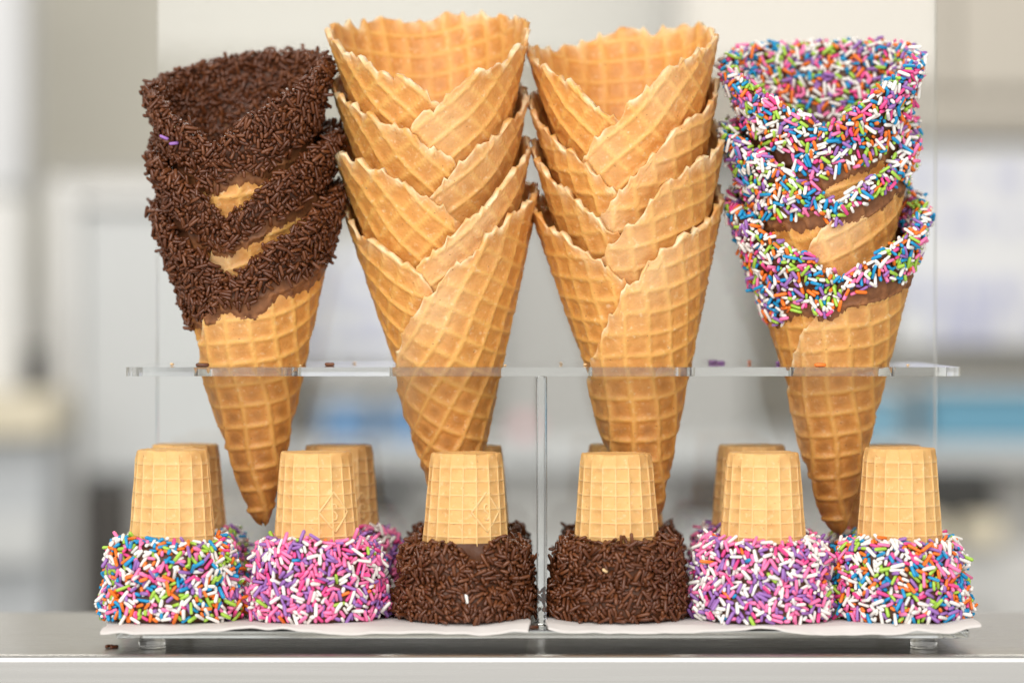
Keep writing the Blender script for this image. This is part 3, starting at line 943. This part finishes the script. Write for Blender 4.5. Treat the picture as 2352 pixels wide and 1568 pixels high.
TR_ALL = []
for i, (cx, ty, by, y, mix, label, emb) in enumerate(CAKES):
    front = i < 6
    ztop = P(cx, ty + 4, y).z
    zb = BASE_T + 0.0018
    base = Vector((P(cx, 1200, y).x, y, zb))
    zsh = P(cx, 1243, FY).z if front else P(cx, 1243, FY).z + 0.0003
    t = empty('cake_cone', base)
    tag(t, label, 'cake cone', 'cake cones standing upside down on the napkins')
    rt, rb = 0.01405 * (1.0 if front else .985), 0.0167
    V, F, A = cake_stem(rt, rb, zsh - 0.002 - zb, ztop - zb, i * 3 + 1, RNG.uniform(0, .35) + 0.02)
    tl = RNG.uniform(-.012, .012); V[:, 0] += tl * V[:, 2]
    wafer = link('wafer_cup', mesh_np('wafer_cup', V, F, [M_CAKE], attrs={'rib': A}), t)
    wafer.data.set_sharp_from_angle(angle=math.radians(48))
    if emb is not None:
        zs, ze = zsh - 0.002 - zb, ztop - zb; Hs = ze - zs
        zc = P(cx, 1170, y).z - zb
        rf = lambda z: rt + (rb - rt) * ((ze - z) / Hs) ** 1.05 + 0.00032
        a0 = math.pi - emb                       # front of the cup faces -y
        da, dz = 0.40, 0.0078
        dia = [(a0 + da * math.cos(q), zc + dz * math.sin(q)) for q in (0, math.pi / 2, math.pi, 1.5 * math.pi, 2 * math.pi)]
        fine = []
        for (p0, p1) in zip(dia[:-1], dia[1:]):
            fine += [(p0[0] + (p1[0] - p0[0]) * k / 8, p0[1] + (p1[1] - p0[1]) * k / 8) for k in range(8)]
        fine.append(dia[-1])
        sc_ = [(a0 - x * 0.12, zc + z * 0.0031) for x, z in S_CURVE]
        V2, F2 = tube_on_stem([fine, sc_], rf, 0.00042)
        V2[:, 0] += tl * V2[:, 2]
        n2 = len(V2)
        e_ = link('emblem', mesh_np('emblem', V2, F2, [M_CAKE], attrs={'rib': np.ones(n2)}), wafer)
    # coated rim
    kk = 1.02 if i in (0, 2, 4) else 1.0
    V, F, rowf = cake_ring(rb, zsh - zb, 0.0, kk, i * 1.3, i == 2)
    dipo = link('chocolate_dip', mesh_np('chocolate_dip', V, F, [M_DIP], attrs={'thin': np.zeros(len(V))}), t)
    W = V + np.array(base)
    TRi = np.concatenate([F[:, [0, 1, 2]], F[:, [0, 2, 3]]])
    w = np.ones(len(TRi)); rf_ = rowf[TRi].max(1)
    w[rf_ <= 1] = 0.15; w[rf_ >= 14] = 0.0
    ctr = V[TRi].mean(1)
    if i == 2:      # the bare patch under the wafer
        ang = np.arctan2(ctr[:, 0], -ctr[:, 1])
        hh = (zsh - zb) - ctr[:, 2]
        w[(rf_ <= 1) & (np.abs(ang) < 0.8)] = 0
        w[(rf_ <= 2) & (np.abs(ang - 0.2) < 0.25)] = 0
    w *= np.where(ctr[:, 1] > 0.012, 0.55 if front else 0.35, 1.0)
    zmin = zb + 0.0010
    clr = lambda p, zmin=zmin: p[2] > zmin
    n_try = (9500 if mix != 'choc' else 11500) if front else 4200
    items = scatter(W, TRi, w, mix, n_try, n_try // 2, 900 + i, 0.26, clr)
    def stray(px, py, col, shape=0, rot_=1.3):
        q = np.array(P(px, py, y - 0.026))
        near = min(range(len(items)), key=lambda k: np.linalg.norm(items[k][0] - q))
        p_, ax_, n_, f_, s_, c_ = items[near]
        items[near] = (p_ + n_ * 0.0007, np.array((math.cos(rot_), 0, math.sin(rot_))), n_, 'candy', shape, col)
    if i == 2: stray(1077, 1378, 'white', 5, 1.75)
    if i == 3: stray(1394, 1306, 'cream', 0, -0.5)
    place_sprinkles(items, dipo, base, 300 if front else 0)

# ------------------------------------------------------------------ loose sprinkles
def loose(px, py, y, z, colour, shape, rot_, label, fam='candy'):
    rad = SHAPES[fam][shape][1]
    o = bpy.data.objects.new('loose_sprinkle', sprinkle_mesh(fam, shape, colour)); COL.objects.link(o)
    o.location = (P(px, py, y).x, y, z + rad * 0.98)
    o.rotation_euler = (0, 0, rot_)
    tag(o, label, 'sprinkle', 'loose sprinkles')
loose(465, 834, 0.012, SHELF_T, 'choc', 9, 0.1, 'loose chocolate sprinkle on the clear shelf against the chocolate coated stack', 'choc')
loose(757, 837, 0.030, SHELF_T, 'choc_light', 5, -0.15, 'loose chocolate sprinkle on the clear shelf between chocolate and plain cones', 'choc')
loose(1638, 836, 0.085, SHELF_T, 'purple', 6, 0.2, 'longer loose purple sprinkle on the clear shelf right of the plain stack')
loose(1656, 836, 0.080, SHELF_T, 'purple', 3, -0.1, 'shorter loose purple sprinkle on the clear shelf right of the plain stack')
loose(1721, 836, 0.085, SHELF_T, 'orange', 0, 1.3, 'loose orange sprinkle lying end on between plain and rainbow stacks')
loose(1788, 839, 0.060, SHELF_T, 'purple', 0, 0.3, 'loose purple sprinkle touching the rainbow coated waffle cone')
loose(1884, 840, 0.008, SHELF_T, 'orange', 7, 0.05, 'loose orange sprinkle on the shelf in front of the rainbow coated waffle cone')
for k, (x_, yy, r_) in enumerate(((248, -0.0085, 1.2), (256, -0.0065, 1.6), (263, -0.0080, 0.9))):
    loose(x_, 1470, yy, 0.0, 'choc', 4 + k, r_, 'loose chocolate sprinkle in a little heap on the steel under the napkin corner', 'choc')
loose(1226, 1441, -0.012, BASE_T, 'choc', 6, 0.4, 'loose chocolate sprinkle on the base beside the divider', 'choc')

# ------------------------------------------------------------------ waffle crumbs on the shelf
for k, (px, yy) in enumerate(((1288, 0.06), (1343, 0.03), (1375, 0.07), (690, 0.02), (815, 0.075), (2085, 0.02), (395, 0.03), (1160, 0.015))):
    rg = random.Random(k + 40); bm = bmesh.new()
    bmesh.ops.create_icosphere(bm, subdivisions=1, radius=0.00055 + 0.0004 * rg.random())
    for v in bm.verts: v.co = Vector((v.co.x * rg.uniform(.7, 1.5), v.co.y * rg.uniform(.7, 1.5), v.co.z * rg.uniform(.5, .8)))
    zlow = min(v.co.z for v in bm.verts)
    o = bm_obj('waffle_crumb', bm, CANDY['cream'], loc=(P(px, 840, yy).x, yy, SHELF_T - zlow))
    tag(o, 'tiny golden waffle crumb lying on the clear shelf', 'crumb', 'waffle crumbs on the shelf')
